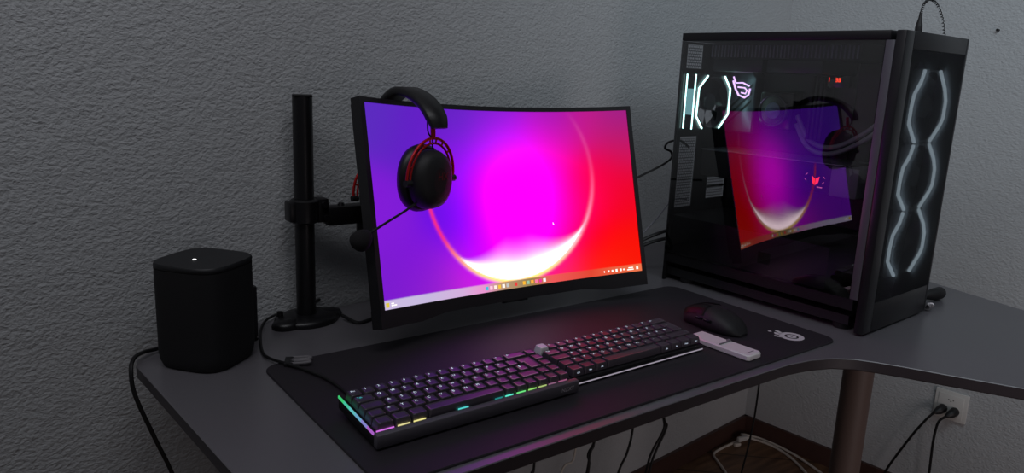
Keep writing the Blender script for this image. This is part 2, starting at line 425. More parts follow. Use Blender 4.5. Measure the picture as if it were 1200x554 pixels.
# right keyboard: black compact one with white Esc key
kr = thing('keyboard', 'compact black keyboard with one white key at its corner, between grey-fronted keyboard and mouse', 'keyboard', (0.6885, 0.755, D + 0.0036), (R(4.2), 0, 0))
W2, D2 = 0.2925, 0.1045
bm = B(); box(bm, (0, 0, 0.001), (W2, D2, 0.0125), 0.0025); obj('case', bm, M['kbdark'], kr, smooth=True)
bm = B(); box(bm, (0.002, -0.0008, 0.0035), (W2 - 0.002, 0.0004, 0.0052)); box(bm, (-0.0007, 0.003, 0.0035), (0.0004, D2 - 0.003, 0.0052)); obj('silver_strip', bm, glow('pale strip with added glow', srgb(225, 215, 235), 0.42), kr, label='pale strip with added glow along the case edge')  # weak emission added so the silver strip reads bright
for x in (0.03, W2 - 0.05):
    for y, z in ((0.004, 0.0002), (D2 - 0.012, -0.0066)):
        bm = B(); box(bm, (x, y, z), (x + 0.02, y + 0.008, 0.0015)); obj('foot', bm, M['matte'], kr)
keys(kr, 0.0034, 0.0045, 0.0140, 0.0105, False, M['keycap2'])

# ------------------------------------------------------------------ mouse
mouse = thing('computer_mouse', 'black wireless computer mouse behind the white plastic stick', 'mouse', (1.100, 0.826, D + 0.0036), (0, 0, R(4)))
ML = 0.126
def mw(t): return 0.0305 * (1 - 0.12 * math.cos(2 * math.pi * (t - 0.05))) * (1 - max(0, (abs(t - 0.5) * 2 - 0.62) / 0.38) ** 2.4 * 0.62)
def mh(t):
    base = 0.0405 * (math.sin(math.pi * min(1, max(0, 0.17 + 0.75 * t))) ** 0.9)
    return base * (1 - max(0, (t - 0.86) / 0.14) ** 2 * 0.62)
def mpt(t, a, off=0.0):
    w, h = mw(t) + off, mh(t) + off
    x = w * math.sin(a * 1.35) / math.sin(1.35); q = min(1, abs(a))
    z = h * (1 - q ** 2.6 * 0.55)
    return Vector((x, ML / 2 - t * ML, z))
bm = B(); rings = []
N = 22
for i in range(N + 1):
    t = 0.004 + 0.992 * i / N; top = [mpt(t, -1 + 2 * k / 16) for k in range(17)]
    w = mw(t); y = ML / 2 - t * ML
    lowr = [Vector((w * 0.99, y, mh(t) * 0.25)), Vector((w * 0.88, y, 0.0008)), Vector((0, y, 0.0006)), Vector((-w * 0.88, y, 0.0008)), Vector((-w * 0.99, y, mh(t) * 0.25))]
    rings.append(top + lowr)
loft(bm, rings); obj('body', fix(bm), M['matte'], mouse, smooth=R(70))
for s in (-1, 1):
    bm = B(); G = [[mpt(0.012 + 0.44 * i / 10, s * (0.10 + 0.76 * k / 8), 0.0012) for k in range(9)] for i in range(11)]
    loft(bm, G, closed=False, cap0=False, cap1=False); bmesh.ops.solidify(bm, geom=bm.faces[:], thickness=0.001)
    obj('button', fix(bm), M['black'], mouse, smooth=R(60))
bm = B(); lathe(bm, [(0.006, -0.0035), (0.0088, -0.0028), (0.0088, 0.0028), (0.006, 0.0035)], (0, 0.040, 0.0235), 'x', 20); obj('scroll_wheel', fix(bm), M['gloss'], mouse, smooth=True)
for t in (0.40, 0.55):
    p = mpt(t, -0.99); bm = B(); box(bm, (p.x - 0.0014, p.y - 0.008, p.z * 0.94), (p.x + 0.004, p.y + 0.008, p.z * 0.94 + 0.005), 0.0012); obj('side_button', bm, M['gloss'], mouse, smooth=True)

# ------------------------------------------------------------------ white stick
st = thing('plastic_stick', 'slim white plastic stick with a slider, lying beside the black mouse', 'stick', (1.0215, 0.744, D + 0.0036), (0, 0, R(2.5)))
bm = B(); ol = [(-0.019, -0.058), (-0.015, -0.062), (0.015, -0.062), (0.019, -0.058), (0.019, 0.060), (-0.009, 0.060), (-0.011, 0.044), (-0.019, 0.036)]
loft(bm, [[Vector((x, y, z)) for x, y in inset(ol, d)] for d, z in ((0.0015, 0.0003), (0, 0.002), (0, 0.0085), (0.0018, 0.0105))])
obj('body', fix(bm), M['white'], st, smooth=True)
bm = B(); box(bm, (-0.015, -0.003, 0.0106), (0.0175, 0.0, 0.0122), 0.0005); box(bm, (0.010, -0.0015, 0.0106), (0.0175, 0.003, 0.0135), 0.0006); obj('slider', bm, M['whitegrey'], st, label='grey slider ridge')
bm = B(); box(bm, (-0.011, -0.0525, 0.01052), (0.010, -0.0505, 0.0107)); obj('printed_line', bm, M['whitegrey'], st, label='small grey printed line')

# ------------------------------------------------------------------ monitor
mon = thing('curved_monitor', 'curved black monitor showing a purple and red glowing wallpaper', 'monitor', (0.814, 1.053, D + 0.221))
mon.rotation_mode = 'YXZ'; mon.rotation_euler = (R(-14.72), R(1.21), R(1.24))
MW, MH, MR = 0.6166, 0.367, 1.0
def mp(u, v, d):
    th = u / MR; return Vector(((MR + d) * math.sin(th), (MR + d) * math.cos(th) - MR * math.cos(MW / 2 / MR), v))
def cbar(bm, u0, u1, v0, v1, d0, d1, n=24, mi=0):
    f0 = v0 if callable(v0) else (lambda u: v0); f1 = v1 if callable(v1) else (lambda u: v1)
    e0 = d0 if callable(d0) else (lambda u: d0); e1 = d1 if callable(d1) else (lambda u: d1)
    rings = []
    for i in range(n + 1):
        u = u0 + (u1 - u0) * i / n
        rings.append([mp(u, f0(u), e0(u)), mp(u, f1(u), e0(u)), mp(u, f1(u), e1(u)), mp(u, f0(u), e1(u))])
    loft(bm, rings, mi=mi)
def chin_bottom(u):
    a = abs(u + 0.003)
    k = min(1, max(0, (a - 0.16) / 0.055)); return -0.1765 - 0.0075 * k
bm = B()
cbar(bm, -MW / 2, MW / 2, 0.1755, MH / 2, 0.0, 0.020)
cbar(bm, -MW / 2, -0.2985, -0.155, 0.1755, 0.0, 0.020, 4); cbar(bm, 0.2995, MW / 2, -0.155, 0.1755, 0.0, 0.020, 4)
obj('bezel', fix(bm), M['black'], mon)
bm = B(); cbar(bm, -MW / 2, MW / 2, chin_bottom, -0.155, 0.0005, 0.022, 48); obj('chin', fix(bm), M['black'], mon)
bm = B(); cbar(bm, -0.028, 0.026, -0.1795, -0.1755, 0.001, 0.010, 6); obj('sensor_tab', fix(bm), M['gloss'], mon)
bm = B()
def bul(u): return 0.030 + 0.030 * max(0, 1 - (abs(u) / 0.17) ** 4)
cbar(bm, -0.3, 0.3, -0.172, 0.176, 0.0205, 0.030, 24); cbar(bm, -0.17, 0.17, -0.13, 0.13, 0.0302, bul, 20)
obj('back_shell', fix(bm), M['matte'], mon)
# the lit screen: wallpaper colours by position, brighter-than-white where the photo blows out
def lin(c): return srgb(*c)[:3]
BL = [(-0.28, 0.16, (92, 48, 190)), (-0.28, 0.0, (128, 34, 214)), (-0.28, -0.14, (122, 34, 205)), (-0.20, 0.12, (98, 36, 196)), (-0.20, -0.10, (124, 28, 216)), (-0.10, 0.16, (98, 40, 190)), (0.0, 0.16, (112, 36, 190)),
      (-0.11, 0.07, (130, 26, 222)), (-0.12, -0.02, (96, 22, 226)), (-0.07, -0.06, (150, 10, 236)), (-0.04, 0.02, (180, 4, 240)), (0.03, 0.02, (255, 0, 248)), (0.03, -0.07, (252, 0, 248)), (0.05, 0.10, (190, 18, 214)), (0.0, 0.10, (146, 26, 218)), (0.10, 0.03, (252, 2, 190)), (0.10, -0.05, (254, 2, 190)), (-0.03, -0.08, (226, 0, 246)), (0.12, 0.10, (228, 16, 156)), (0.155, -0.02, (248, 8, 128)), (0.12, 0.16, (140, 34, 176)), (0.20, 0.14, (196, 32, 136)), (0.28, 0.165, (150, 40, 140)), (0.28, 0.10, (206, 28, 92)), (0.22, 0.04, (244, 10, 62)), (0.28, 0.0, (240, 14, 40)),
      (0.20, -0.08, (255, 4, 20)), (0.28, -0.10, (250, 26, 16)), (0.22, -0.14, (250, 50, 20)), (0.12, -0.135, (250, 40, 90)), (-0.18, -0.145, (150, 40, 200)), (-0.11, -0.13, (205, 40, 215)), (0.19, 0.02, (248, 8, 80))]
BL = [(u, v, [x / 255 for x in c]) for u, v, c in BL]
def sm(a, b, x):
    t = min(1, max(0, (x - a) / (b - a))); return t * t * (3 - 2 * t)
HOT = 1.1
def screen_col(u, v):
    if v < -0.1405:                                       # task bar: frosted copy of what lies behind it
        base = screen_col(u, -0.138) if False else None
        ramp = [(-0.30, (205, 190, 226)), (-0.2, (200, 186, 224)), (-0.12, (214, 176, 222)), (-0.07, (236, 150, 210)), (-0.03, (190, 150, 120)), (0.04, (150, 130, 80)), (0.09, (240, 90, 90)), (0.18, (228, 72, 52)), (0.30, (240, 120, 78))]
        for (a, ca), (b, cb) in zip(ramp, ramp[1:]):
            if u <= b:
                t = max(0, (u - a) / (b - a)); return tuple(x * (1 - t) + y * t for x, y in zip(lin(ca), lin(cb)))
        return lin(ramp[-1][1])
    s = [0, 0, 0]; tw = 0
    for bu, bv, c in BL:
        d2 = (u - bu) ** 2 + (v - bv) ** 2; w = math.exp(-d2 / (2 * 0.043 ** 2)) + 1e-7; tw += w
        for k in range(3): s[k] += w * c[k]
    c = [(x / tw) ** 2.2 for x in s]
    dc = (u - 0.032) ** 2 + ((v - 0.012) * 0.92) ** 2
    k = 0.85 * math.exp(-dc / (2 * 0.056 ** 2)); c = [x * (1 - k) + y * k for x, y in zip(c, (1.02, 0.0, 0.98))]
    hot_ = HOT * math.exp(-dc / (2 * 0.085 ** 2)); c = [x * (1 + hot_) for x in c]
    # ring and crescent
    du, dv = u - 0.012, v - 0.052; r = math.hypot(du, dv); ang = math.degrees(math.atan2(dv, du))  # -90 = bottom
    RR = 0.1935
    low = sm(-12, -62, ang) * sm(-168, -122, ang) if ang < 0 else 0
    # white crescent inside the ring's foot
    dep = (RR - r)
    thick = 0.042 * sm(-140, -98, ang) * sm(-24, -78, ang) if ang < 0 else 0
    if thick > 1e-4 and dep > -0.004:
        w = sm(2.1, 0.2, dep / thick) * sm(-0.003, 0.004, dep); w1 = w ** 1.5
        soft = (1.0, 0.80, 0.92)
        c = [a * (1 - w1) + b * w1 for a, b in zip(c, soft)]
        c = [a + b * w ** 5 for a, b in zip(c, (2.6, 1.9, 2.1))]
    g = math.exp(-((r - RR) / 0.0042) ** 2)
    if -172 < ang < -100: col = tuple(a * (1 - sm(-150, -105, ang)) + b * sm(-150, -105, ang) for a, b in zip((0.95, 0.03, 0.22), (1.5, 0.95, 0.22))); k = g * sm(-176, -164, ang)
    elif -100 <= ang < -38: t = sm(-80, -38, ang); col = (1.5 - 0.3 * t, 0.95 - 0.45 * t, 0.22 + 0.35 * t); k = g
    elif -38 <= ang < 62: t = sm(-38, 10, ang); col = (1.0, 0.45 - 0.3 * t, 0.6 - 0.1 * t); k = g * (0.7 - 0.5 * t) * sm(44, 18, ang)
    else: k = 0; col = (0, 0, 0)
    c = [a * (1 - k) + b * k for a, b in zip(c, col)]
    return tuple(c)
bm = B(); lay = bm.loops.layers.float_color.new('wallpaper')
NU, NV = 220, 124; U0, U1, V0, V1 = -0.2985, 0.2995, -0.155, 0.1755
grid = [[bm.verts.new(mp(U0 + (U1 - U0) * i / NU, V0 + (V1 - V0) * j / NV, 0.003)) for j in range(NV + 1)] for i in range(NU + 1)]
cg = [[screen_col(U0 + (U1 - U0) * i / NU, V0 + (V1 - V0) * j / NV) for j in range(NV + 1)] for i in range(NU + 1)]
for i in range(NU):
    for j in range(NV):
        idx = ((i, j), (i + 1, j), (i + 1, j + 1), (i, j + 1))
        f = bm.faces.new([grid[a][b] for a, b in idx])
        for lp, (a, b) in zip(f.loops, idx): lp[lay] = (*cg[a][b], 1)
def quad(bm, u, v, w, h, mi, d=0.0026):
    f = bm.faces.new([bm.verts.new(mp(a, b, d)) for a, b in ((u - w / 2, v - h / 2), (u + w / 2, v - h / 2), (u + w / 2, v + h / 2), (u - w / 2, v + h / 2))]); f.material_index = mi
icons = [(60, 190, 220), (250, 200, 220), (255, 235, 220), (240, 190, 60), (255, 245, 235), (190, 190, 190), None, (230, 60, 60), None, (245, 180, 50), (150, 190, 160), (250, 170, 60), (250, 120, 160), (230, 50, 150), (245, 240, 245)]
smats = []
def smat(c, s=1.0):
    smats.append(glow('screen icon', srgb(*c), s)); return len(smats)
for i, c in enumerate(icons):
    if c: quad(bm, -0.064 + i * 0.0096, -0.1480, 0.0062, 0.0066, smat(c, 1.1))
quad(bm, -0.2895, -0.1480, 0.0075, 0.0075, smat((225, 200, 70)))
iw = smat((255, 250, 240), 1.2)
quad(bm, -0.2785, -0.1462, 0.006, 0.002, iw); quad(bm, -0.2755, -0.1494, 0.012, 0.002, iw)
for u, w, h in ((0.212, 0.0015, 0.004), (0.222, 0.004, 0.004), (0.231, 0.004, 0.004), (0.2405, 0.0045, 0.0055), (0.2505, 0.004, 0.005), (0.258, 0.004, 0.003)): quad(bm, u, -0.148, w, h, iw)
quad(bm, 0.274, -0.1461, 0.011, 0.0022, iw); quad(bm, 0.273, -0.1497, 0.015, 0.0022, iw); quad(bm, 0.289, -0.148, 0.005, 0.0055, iw)
f = bm.faces.new([bm.verts.new(mp(0.103 + a, -0.043 + b, 0.0025)) for a, b in ((0, 0), (0.003, -0.002), (0, 0.0045))]); f.material_index = iw
ms = bpy.data.materials.new('lit screen'); ms.use_nodes = True; nt = ms.node_tree; nt.nodes.clear()
at = nt.nodes.new('ShaderNodeAttribute'); at.attribute_name = 'wallpaper'; em_ = nt.nodes.new('ShaderNodeEmission'); em_.inputs[1].default_value = 1.0
oo = nt.nodes.new('ShaderNodeOutputMaterial'); nt.links.new(at.outputs['Color'], em_.inputs[0]); nt.links.new(em_.outputs[0], oo.inputs[0])
obj('screen', bm, [ms] + smats, mon, label='lit screen with a purple, magenta and red planet glow')

# ------------------------------------------------------------------ monitor arm
arm = thing('monitor_mount', 'black pole mount with clamp collar standing behind the monitor', 'monitor arm', (0.4755, 1.235, D))
bm = B(); cyl(bm, (0, 0, 0.012), (0, 0, 0.397), 0.0168, seg=40); box(bm, (-0.0165, -0.0165, 0.396), (0.0165, 0.0165, 0.400), 0.001); bmesh.ops.rotate(bm, verts=[v for v in bm.verts], cent=(0, 0, 0), matrix=Matrix.Rotation(R(-20), 3, 'Z'))
obj('pole', fix(bm), M['arm'], arm, smooth=True)
bm = B(); lathe(bm, [(0.056, 0.0002), (0.057, 0.004), (0.055, 0.009), (0.048, 0.0125), (0.028, 0.015), (0.0, 0.0155)], (0, 0, 0), seg=48, sx=1.0, sy=0.84)
obj('base', fix(bm), M['arm'], arm, smooth=R(50))
for sx in (-1, 1):
    bm = B(); lathe(bm, [(0.026, 0.0002), (0.027, 0.005), (0.024, 0.011), (0.014, 0.014), (0.0, 0.0145)], (sx * 0.042, -0.006 + 0.012 * sx, 0), seg=32, sy=0.8); obj('base_lobe', fix(bm), M['arm'], arm, smooth=R(50))
bm = B(); cyl(bm, (-0.044, 0.012, 0.013), (-0.044, 0.012, 0.021), 0.006, 0.005, 16); obj('bolt', fix(bm), M['arm'], arm, smooth=True)
bm = B(); lathe(bm, [(0.021, 0.180), (0.025, 0.183), (0.025, 0.219), (0.021, 0.222)], seg=40); box(bm, (-0.031, -0.014, 0.184), (-0.016, 0.014, 0.219), 0.003); box(bm, (0.016, -0.014, 0.180), (0.040, 0.014, 0.222), 0.003)
obj('collar', fix(bm), M['arm'], arm, smooth=True)
for x in (0.030, 0.034):
    bm = B(); cyl(bm, (x, -0.0205, 0.212 if x < .032 else 0.188), (x, -0.013, 0.212 if x < .032 else 0.188), 0.0055, seg=14); obj('bolt', fix(bm), M['arm'], arm, smooth=True)
bm = B(); box(bm, (0.038, -0.014, 0.172), (0.125, 0.014, 0.206), 0.004); obj('arm_bar', bm, M['arm'], arm, smooth=True)
bm = B(); cyl(bm, (0.068, 0, 0.206), (0.068, 0, 0.2105), 0.0065, 0.005, 16); obj('bolt', fix(bm), M['arm'], arm, smooth=True)
bm = B(); cyl(bm, (0.118, 0, 0.152), (0.118, 0, 0.171), 0.019, seg=28); cyl(bm, (0.118, 0, 0.148), (0.118, 0, 0.152), 0.012, seg=20); obj('elbow', fix(bm), M['arm'], arm, smooth=True)
bm = B(); tube(bm, [(0.118, 0, 0.160), (0.20, 0.018, 0.160), (0.290, 0.012, 0.170), (0.338, -0.018, 0.178)], 0.0125, 14); obj('arm_bar', fix(bm), M['arm'], arm, smooth=True)
bm = B(); box(bm, (-0.055, 0, -0.055), (0.055, 0.006, 0.055), 0.002); cyl(bm, (0, 0.005, 0), (0, 0.034, 0), 0.02, seg=24); vp = obj('mounting_plate', bm, M['arm'], arm, smooth=True)
vp.location = (0.3405, -0.0605, 0.189 - 0.002); vp.rotation_euler = (R(-14.72), 0, R(1.24))

# ------------------------------------------------------------------ headset
hx, hz = 0.604, D + 0.2775
hs = thing('headset', 'black and red gaming headset with boom microphone, hung over a monitor corner', 'headset', (hx, 1.12, hz))
def oval(rx, rz, y, n=40, cx=0, cz=0, p=2.2):
    out = []
    for k in range(n):
        a = 2 * math.pi * k / n; c, s = math.cos(a), math.sin(a)
        out.append(Vector((cx + rx * abs(c) ** (2 / p) * (1 if c > 0 else -1), y, cz + rz * abs(s) ** (2 / p) * (1 if s > 0 else -1))))
    return out
def cup(sgn, yc, zo=0.0):
    first = set(bpy.data.objects)
    # sgn -1: outer side looks towards the room (-y)
    def Y(d): return yc + sgn * d
    bm = B(); loft(bm, [oval(0.040, 0.046, Y(-0.006)), oval(0.0415, 0.0485, Y(0.0)), oval(0.0405, 0.0475, Y(0.010)), oval(0.0365, 0.0435, Y(0.020)), oval(0.028, 0.036, Y(0.0255)), oval(0.014, 0.02, Y(0.0275))])
    sh = obj('ear_cup', fix(bm), M['matte'], hs, smooth=R(60))
    if sgn < 0:
        bm = B(); text_into(bm, 'HX', 0.017, Matrix.Translation((0.006, yc - 0.0279, 0.006)) @ Matrix.Rotation(R(90), 4, 'X')); ring_pts = []
        obj('cup_mark', bm, M['redmark'], sh, label='dim red letters on the cup')
    bm = B(); loft(bm, [oval(0.044, 0.0505, Y(-0.0065)), oval(0.0475, 0.054, Y(-0.010)), oval(0.0485, 0.0552, Y(-0.016)), oval(0.047, 0.053, Y(-0.023)), oval(0.041, 0.047, Y(-0.027)), oval(0.030, 0.036, Y(-0.024)), oval(0.026, 0.032, Y(-0.012))])
    obj('ear_cushion', fix(bm), M['leather'], hs, smooth=R(60))
    # red fork over the cup
    yk = Y(0.006); bm = B()
    for rx, rz, rr in ((0.054, 0.062, 0.0024), (0.0465, 0.054, 0.0018)):
        pts = [Vector((rx * math.cos(a), yk + sgn * 0.004 * math.sin(a), 0.004 + rz * math.sin(a))) for a in [R(-8 + 196 * k / 28) for k in range(29)]]
        tube(bm, pts, rr, 8)
    for a in (18, 42, 64, 82, 98, 116, 138, 162):
        ca, sa = math.cos(R(a)), math.sin(R(a)); ya = yk + sgn * 0.004 * sa
        tube(bm, [(0.0465 * ca, ya, 0.004 + 0.054 * sa), (0.054 * ca, ya, 0.004 + 0.062 * sa)], 0.0016, 6)
    tube(bm, [(0, yk + sgn * .004, 0.064), (0.002, yk + sgn * 0.001, 0.090)], 0.0042, 8)
    yo = obj('yoke', fix(bm), M['red'], hs, smooth=R(50), label='red metal fork')
    for s in (-1, 1):
        bm = B(); cyl(bm, (s * 0.0455, yk, -0.002), (s * 0.0575, yk, -0.002), 0.0055, seg=14); obj('pivot', fix(bm), M['black'], yo, smooth=True)
    bm = B(); tube(bm, spline([(-0.010, yk, 0.094), (-0.012, yk + sgn * .004, 0.076), (-0.002, yk + sgn * .004, 0.064), (0.004, yk, 0.050), (0.010, Y(0.016), 0.036)], 6), 0.0013, 6); obj('ear_wire', fix(bm), M['cable'], hs, smooth=True)
    for o_ in set(bpy.data.objects) - first:
        if o_.parent is hs:
            o_.location.z = zo
            if sgn < 0:
                an = R(17); o_.rotation_euler.z = an; o_.location.x = math.sin(an) * yc; o_.location.y = yc * (1 - math.cos(an))
cup(-1, -0.086); cup(1, 0.071, -0.052)
# headband
bm = B(); rings = []
sec = [(0.0185, 0.003), (0.0185, -0.003), (0.016, -0.0065), (-0.016, -0.0065), (-0.0185, -0.003), (-0.0185, 0.003), (-0.016, 0.0065), (0.016, 0.0065)]
for i in range(33):
    a = R(8 + 164 * i / 32); e = min(1.0, 0.75 + 0.25 * min(i, 32 - i) / 3)
    ry = 0.114 if math.cos(a) > 0 else 0.096
    k_ = i / 32; drop = 0.052 * max(0, (k_ - 0.45) / 0.55) ** 1.6
    cy, cz = -ry * math.cos(a), 0.074 + 0.0625 * math.sin(a) - drop; nrm = Vector((0, -math.cos(a) / ry, math.sin(a) / 0.062)).normalized()
    tw = (0.004 - 0.004 * math.sin(a)) if i < 16 else 0.0
    rings.append([Vector((tw + sx * e, cy, cz)) + nrm * (sn * e) for sx, sn in sec])
loft(bm, rings); obj('headband', fix(bm), M['leather'], hs, smooth=R(60))
# microphone
bm = B(); tube(bm, spline([(-0.028, -0.098, -0.036), (-0.05, -0.098, -0.048), (-0.075, -0.094, -0.062), (-0.101, -0.088, -0.078)], 8), 0.0021, 8); obj('microphone_boom', fix(bm), M['cable'], hs, smooth=True)
bm = B(); bmesh.ops.create_uvsphere(bm, u_segments=24, v_segments=16, radius=1.0)
for v in bm.verts:
    p = v.co.copy(); k = 1 - 0.22 * p.x; v.co = Vector((p.x * 0.0185, p.y * 0.0165 * k, p.z * 0.0165 * k))
bmesh.ops.rotate(bm, verts=bm.verts[:], cent=(0, 0, 0), matrix=Matrix.Rotation(R(-38), 3, 'Y')); bmesh.ops.translate(bm, verts=bm.verts[:], vec=(-0.1155, -0.086, -0.0885))
obj('microphone_foam', bm, M['foam'], hs, smooth=True)

# ------------------------------------------------------------------ speaker
sp = thing('smart_speaker', 'black cloth-covered smart speaker with a white status light, left end of desk', 'speaker', (0.2815, 1.140, D), (0, 0, R(38)))
def sq(r, p=3.6, n=64):
    out = []
    for k in range(n):
        a = 2 * math.pi * k / n; c, s = math.cos(a), math.sin(a); out.append((r * abs(c) ** (2 / p) * (1 if c > 0 else -1), r * abs(s) ** (2 / p) * (1 if s > 0 else -1)))
    return out
bm = B(); loft(bm, [[Vector((x, y, z)) for x, y in sq(r)] for r, z in ((0.050, 0.0005), (0.0545, 0.002), (0.0575, 0.010), (0.0592, 0.022), (0.0592, 0.1515))]); obj('grille', fix(bm), M['speaker'], sp, smooth=R(60))
bm = B(); loft(bm, [[Vector((x, y, z)) for x, y in sq(r)] for r, z in ((0.0580, 0.1516), (0.0594, 0.1535), (0.0594, 0.158), (0.0578, 0.1602))]); obj('top_plate', fix(bm), M['speaker_top'], sp, smooth=R(50))
bm = B(); box(bm, (-0.0022, -0.0022, 0.1603), (0.0022, 0.0022, 0.1608)); sl = obj('status_light', bm, M['led'], sp, label='small white light'); sl.location = (-0.013, 0.006, 0); sl.rotation_euler = (0, 0, R(20))
bm = B(); tube(bm, spline([(0.243, 1.2045, D + 0.012), (0.222, 1.203, D + 0.007), (0.200, 1.190, D + 0.010), (0.183, 1.165, D + 0.013), (0.174, 1.145, D + 0.004), (0.175, 1.135, D - 0.032), (0.195, 1.13, D - 0.10), (0.22, 1.128, D - 0.18), (0.245, 1.125, D - 0.30), (0.26, 1.12, D - 0.5), (0.26, 1.09, D - 0.72), (0.25, 1.05, 0.0045), (0.22, 0.98, 0.0045)], 8), 0.0032, 8)
tag(obj('power_cable', fix(bm), M['cable'], smooth=True), 'black power cable running from the speaker over the left desk edge', 'cable')
ub = thing('power_adapter', 'small black upright box standing behind the speaker', 'box', (0.3585, 1.205, D), (0, 0, R(6)))
bm = B(); box(bm, (-0.0105, -0.028, 0.0003), (0.0105, 0.028, 0.094), 0.003); obj('shell', bm, M['black'], ub, smooth=True)
bm = B(); box(bm, (0.0065, -0.0292, 0.006), (0.0095, -0.0281, 0.009)); obj('port', bm, M['grey'], ub, label='tiny grey port')

# ------------------------------------------------------------------ cables and clip on the desk
bm = B(); tube(bm, spline([(0.522, 1.285, D + 0.02), (0.455, 1.283, D + 0.008), (0.414, 1.257, D + 0.008), (0.392, 1.228, D + 0.0035), (0.372, 1.173, D + 0.0035), (0.357, 1.116, D + 0.0035), (0.356, 1.08, D + 0.006), (0.367, 1.046, D + 0.0078), (0.382, 1.012, D + 0.0075), (0.397, 0.965, D + 0.0072), (0.402, 0.915, D + 0.0072), (0.398, 0.875, D + 0.009), (0.392, 0.857, D + 0.016)], 8), 0.0023, 8)
tag(obj('keyboard_cable', fix(bm), M['cable'], smooth=True), 'black keyboard cable looping round the pole foot to the lit keyboard', 'cable')
bm = B(); tube(bm, spline([(0.53, 1.205, D + 0.010), (0.545, 1.172, D + 0.0035), (0.575, 1.178, D + 0.0035), (0.60, 1.186, D + 0.004), (0.63, 1.20, D + 0.012), (0.68, 1.22, D + 0.06), (0.73, 1.205, D + 0.13)], 8), 0.0032, 8)
tag(obj('monitor_cable', fix(bm), M['cable'], smooth=True), 'black monitor cable lying between the pole foot and the monitor', 'cable')
cl = thing('cable_clip', 'small grey metal cable clip at the back left corner of the mouse pad', 'clip', (0.389, 1.043, D + 0.0036), (0, 0, R(-25)))
bm = B()
for dy in (0.011, -0.004): tube(bm, spline([(-0.014, dy + .004, 0.004), (-0.004, dy + .002, 0.005), (0.012, dy, 0.006), (0.017, dy - 0.004, 0.006), (0.012, dy - 0.008, 0.006), (-0.004, dy - 0.007, 0.005), (-0.013, dy - .004, 0.004)], 5), 0.0022, 8)
obj('wire_loop', fix(bm), M['grey'], cl, smooth=True)
bm = B(); box(bm, (-0.022, -0.012, 0.0002), (-0.008, 0.016, 0.0062), 0.0015); obj('clip_body', bm, M['black'], cl, smooth=True)

# ------------------------------------------------------------------ PC tower
PW, PD, PH = 0.275, 0.463, 0.547
pc = thing('computer_tower', 'large black computer tower with a glass side and glowing fans', 'computer tower', (1.303, 0.656, D), (0, 0, R(3.2)))
def bx(name, lo, hi, m, bev=0.0, parent=pc, label=None):
    bm = B(); box(bm, lo, hi, bev); return obj(name, bm, m, parent, smooth=bool(bev), label=label)
bx('top_panel', (0.0, 0.022, PH - 0.016), (PW, PD, PH), M['steel'], 0.0015)
bx('base_panel', (0.012, 0.03, 0.012), (PW - 0.012, PD - 0.002, 0.030), M['inner'])
bm = B(); box(bm, (0.002, 0.022, 0.0435), (0.012, PD, 0.0655), 0.0008); obj('bottom_rail', bm, M['steel'], pc)
bx('right_side', (PW - 0.006, 0.022, 0.02), (PW, PD, PH - 0.0165), M['steel'])
for (x, y) in ((0.03, 0.05), (0.03, PD - 0.05), (PW - 0.04, 0.05), (PW - 0.04, PD - 0.05)):
    bm = B(); lathe(bm, [(0.016, 0.0002), (0.018, 0.011), (0.015, 0.0119)], (x, y, 0), seg=20); obj('foot', fix(bm), M['matte'], pc, smooth=True)
# rear panel with openings
holes = [(0.022, 0.345, 0.142, 0.462), (0.020, 0.165, 0.080, 0.325), (0.135, 0.178, 0.205, 0.228), (0.020, 0.474, 0.075, 0.525)]
xs = sorted({0.0, PW - 0.0062} | {h[0] for h in holes} | {h[2] for h in holes}); zs = sorted({0.0, PH - 0.0165} | {h[1] for h in holes} | {h[3] for h in holes})
bm = B()
for a, b in zip(xs, xs[1:]):
    for c, d in zip(zs, zs[1:]):
        if not any(h[0] <= (a + b) / 2 <= h[2] and h[1] <= (c + d) / 2 <= h[3] for h in holes): box(bm, (a, PD - 0.0025, c), (b, PD - 0.001, d))
obj('rear_panel', bm, M['steel'], pc)
def comb(bm, x0, z0, x1, z1, y, pitch=0.0072, r=0.0030):
    Rr = pitch / math.sqrt(3); nz = int((z1 - z0) / (Rr * 1.5)); nx = int((x1 - x0) / pitch)
    for j in range(nz):
        for i in range(nx):
            cx = x0 + (i + 0.5 + 0.5 * (j % 2)) * pitch; cz = z0 + (j + 0.5) * Rr * 1.5
            if cx + pitch / 2 > x1 + 0.001: continue
            o = [bm.verts.new((cx + Rr * math.sin(R(60 * k)), y, cz + Rr * math.cos(R(60 * k)))) for k in range(6)]; q = [bm.verts.new((cx + r * math.sin(R(60 * k)), y, cz + r * math.cos(R(60 * k)))) for k in range(6)]
            for k in range(6): bm.faces.new((o[k], o[(k + 1) % 6], q[(k + 1) % 6], q[k]))
    bmesh.ops.remove_doubles(bm, verts=bm.verts[:], dist=1e-5)
for h in holes[1:]:
    bm = B(); comb(bm, h[0], h[1], h[2], h[3], PD - 0.0018); obj('vent', bm, M['steel'], pc, label='honeycomb vent')
bx('slot_bar', (0.135, PD - 0.004, 0.2045), (0.205, PD - 0.0026, 0.2085), M['steel'])
bx('board_tray', (0.212, 0.08, 0.155), (0.218, PD - 0.003, 0.528), M['inner'])
bx('power_shroud', (0.0135, 0.085, 0.0665), (PW - 0.007, PD - 0.003, 0.150), M['inner'])
bx('shroud_badge', (0.0128, 0.205, 0.088), (0.0134, 0.233, 0.112), M['gloss'], parent=pc)
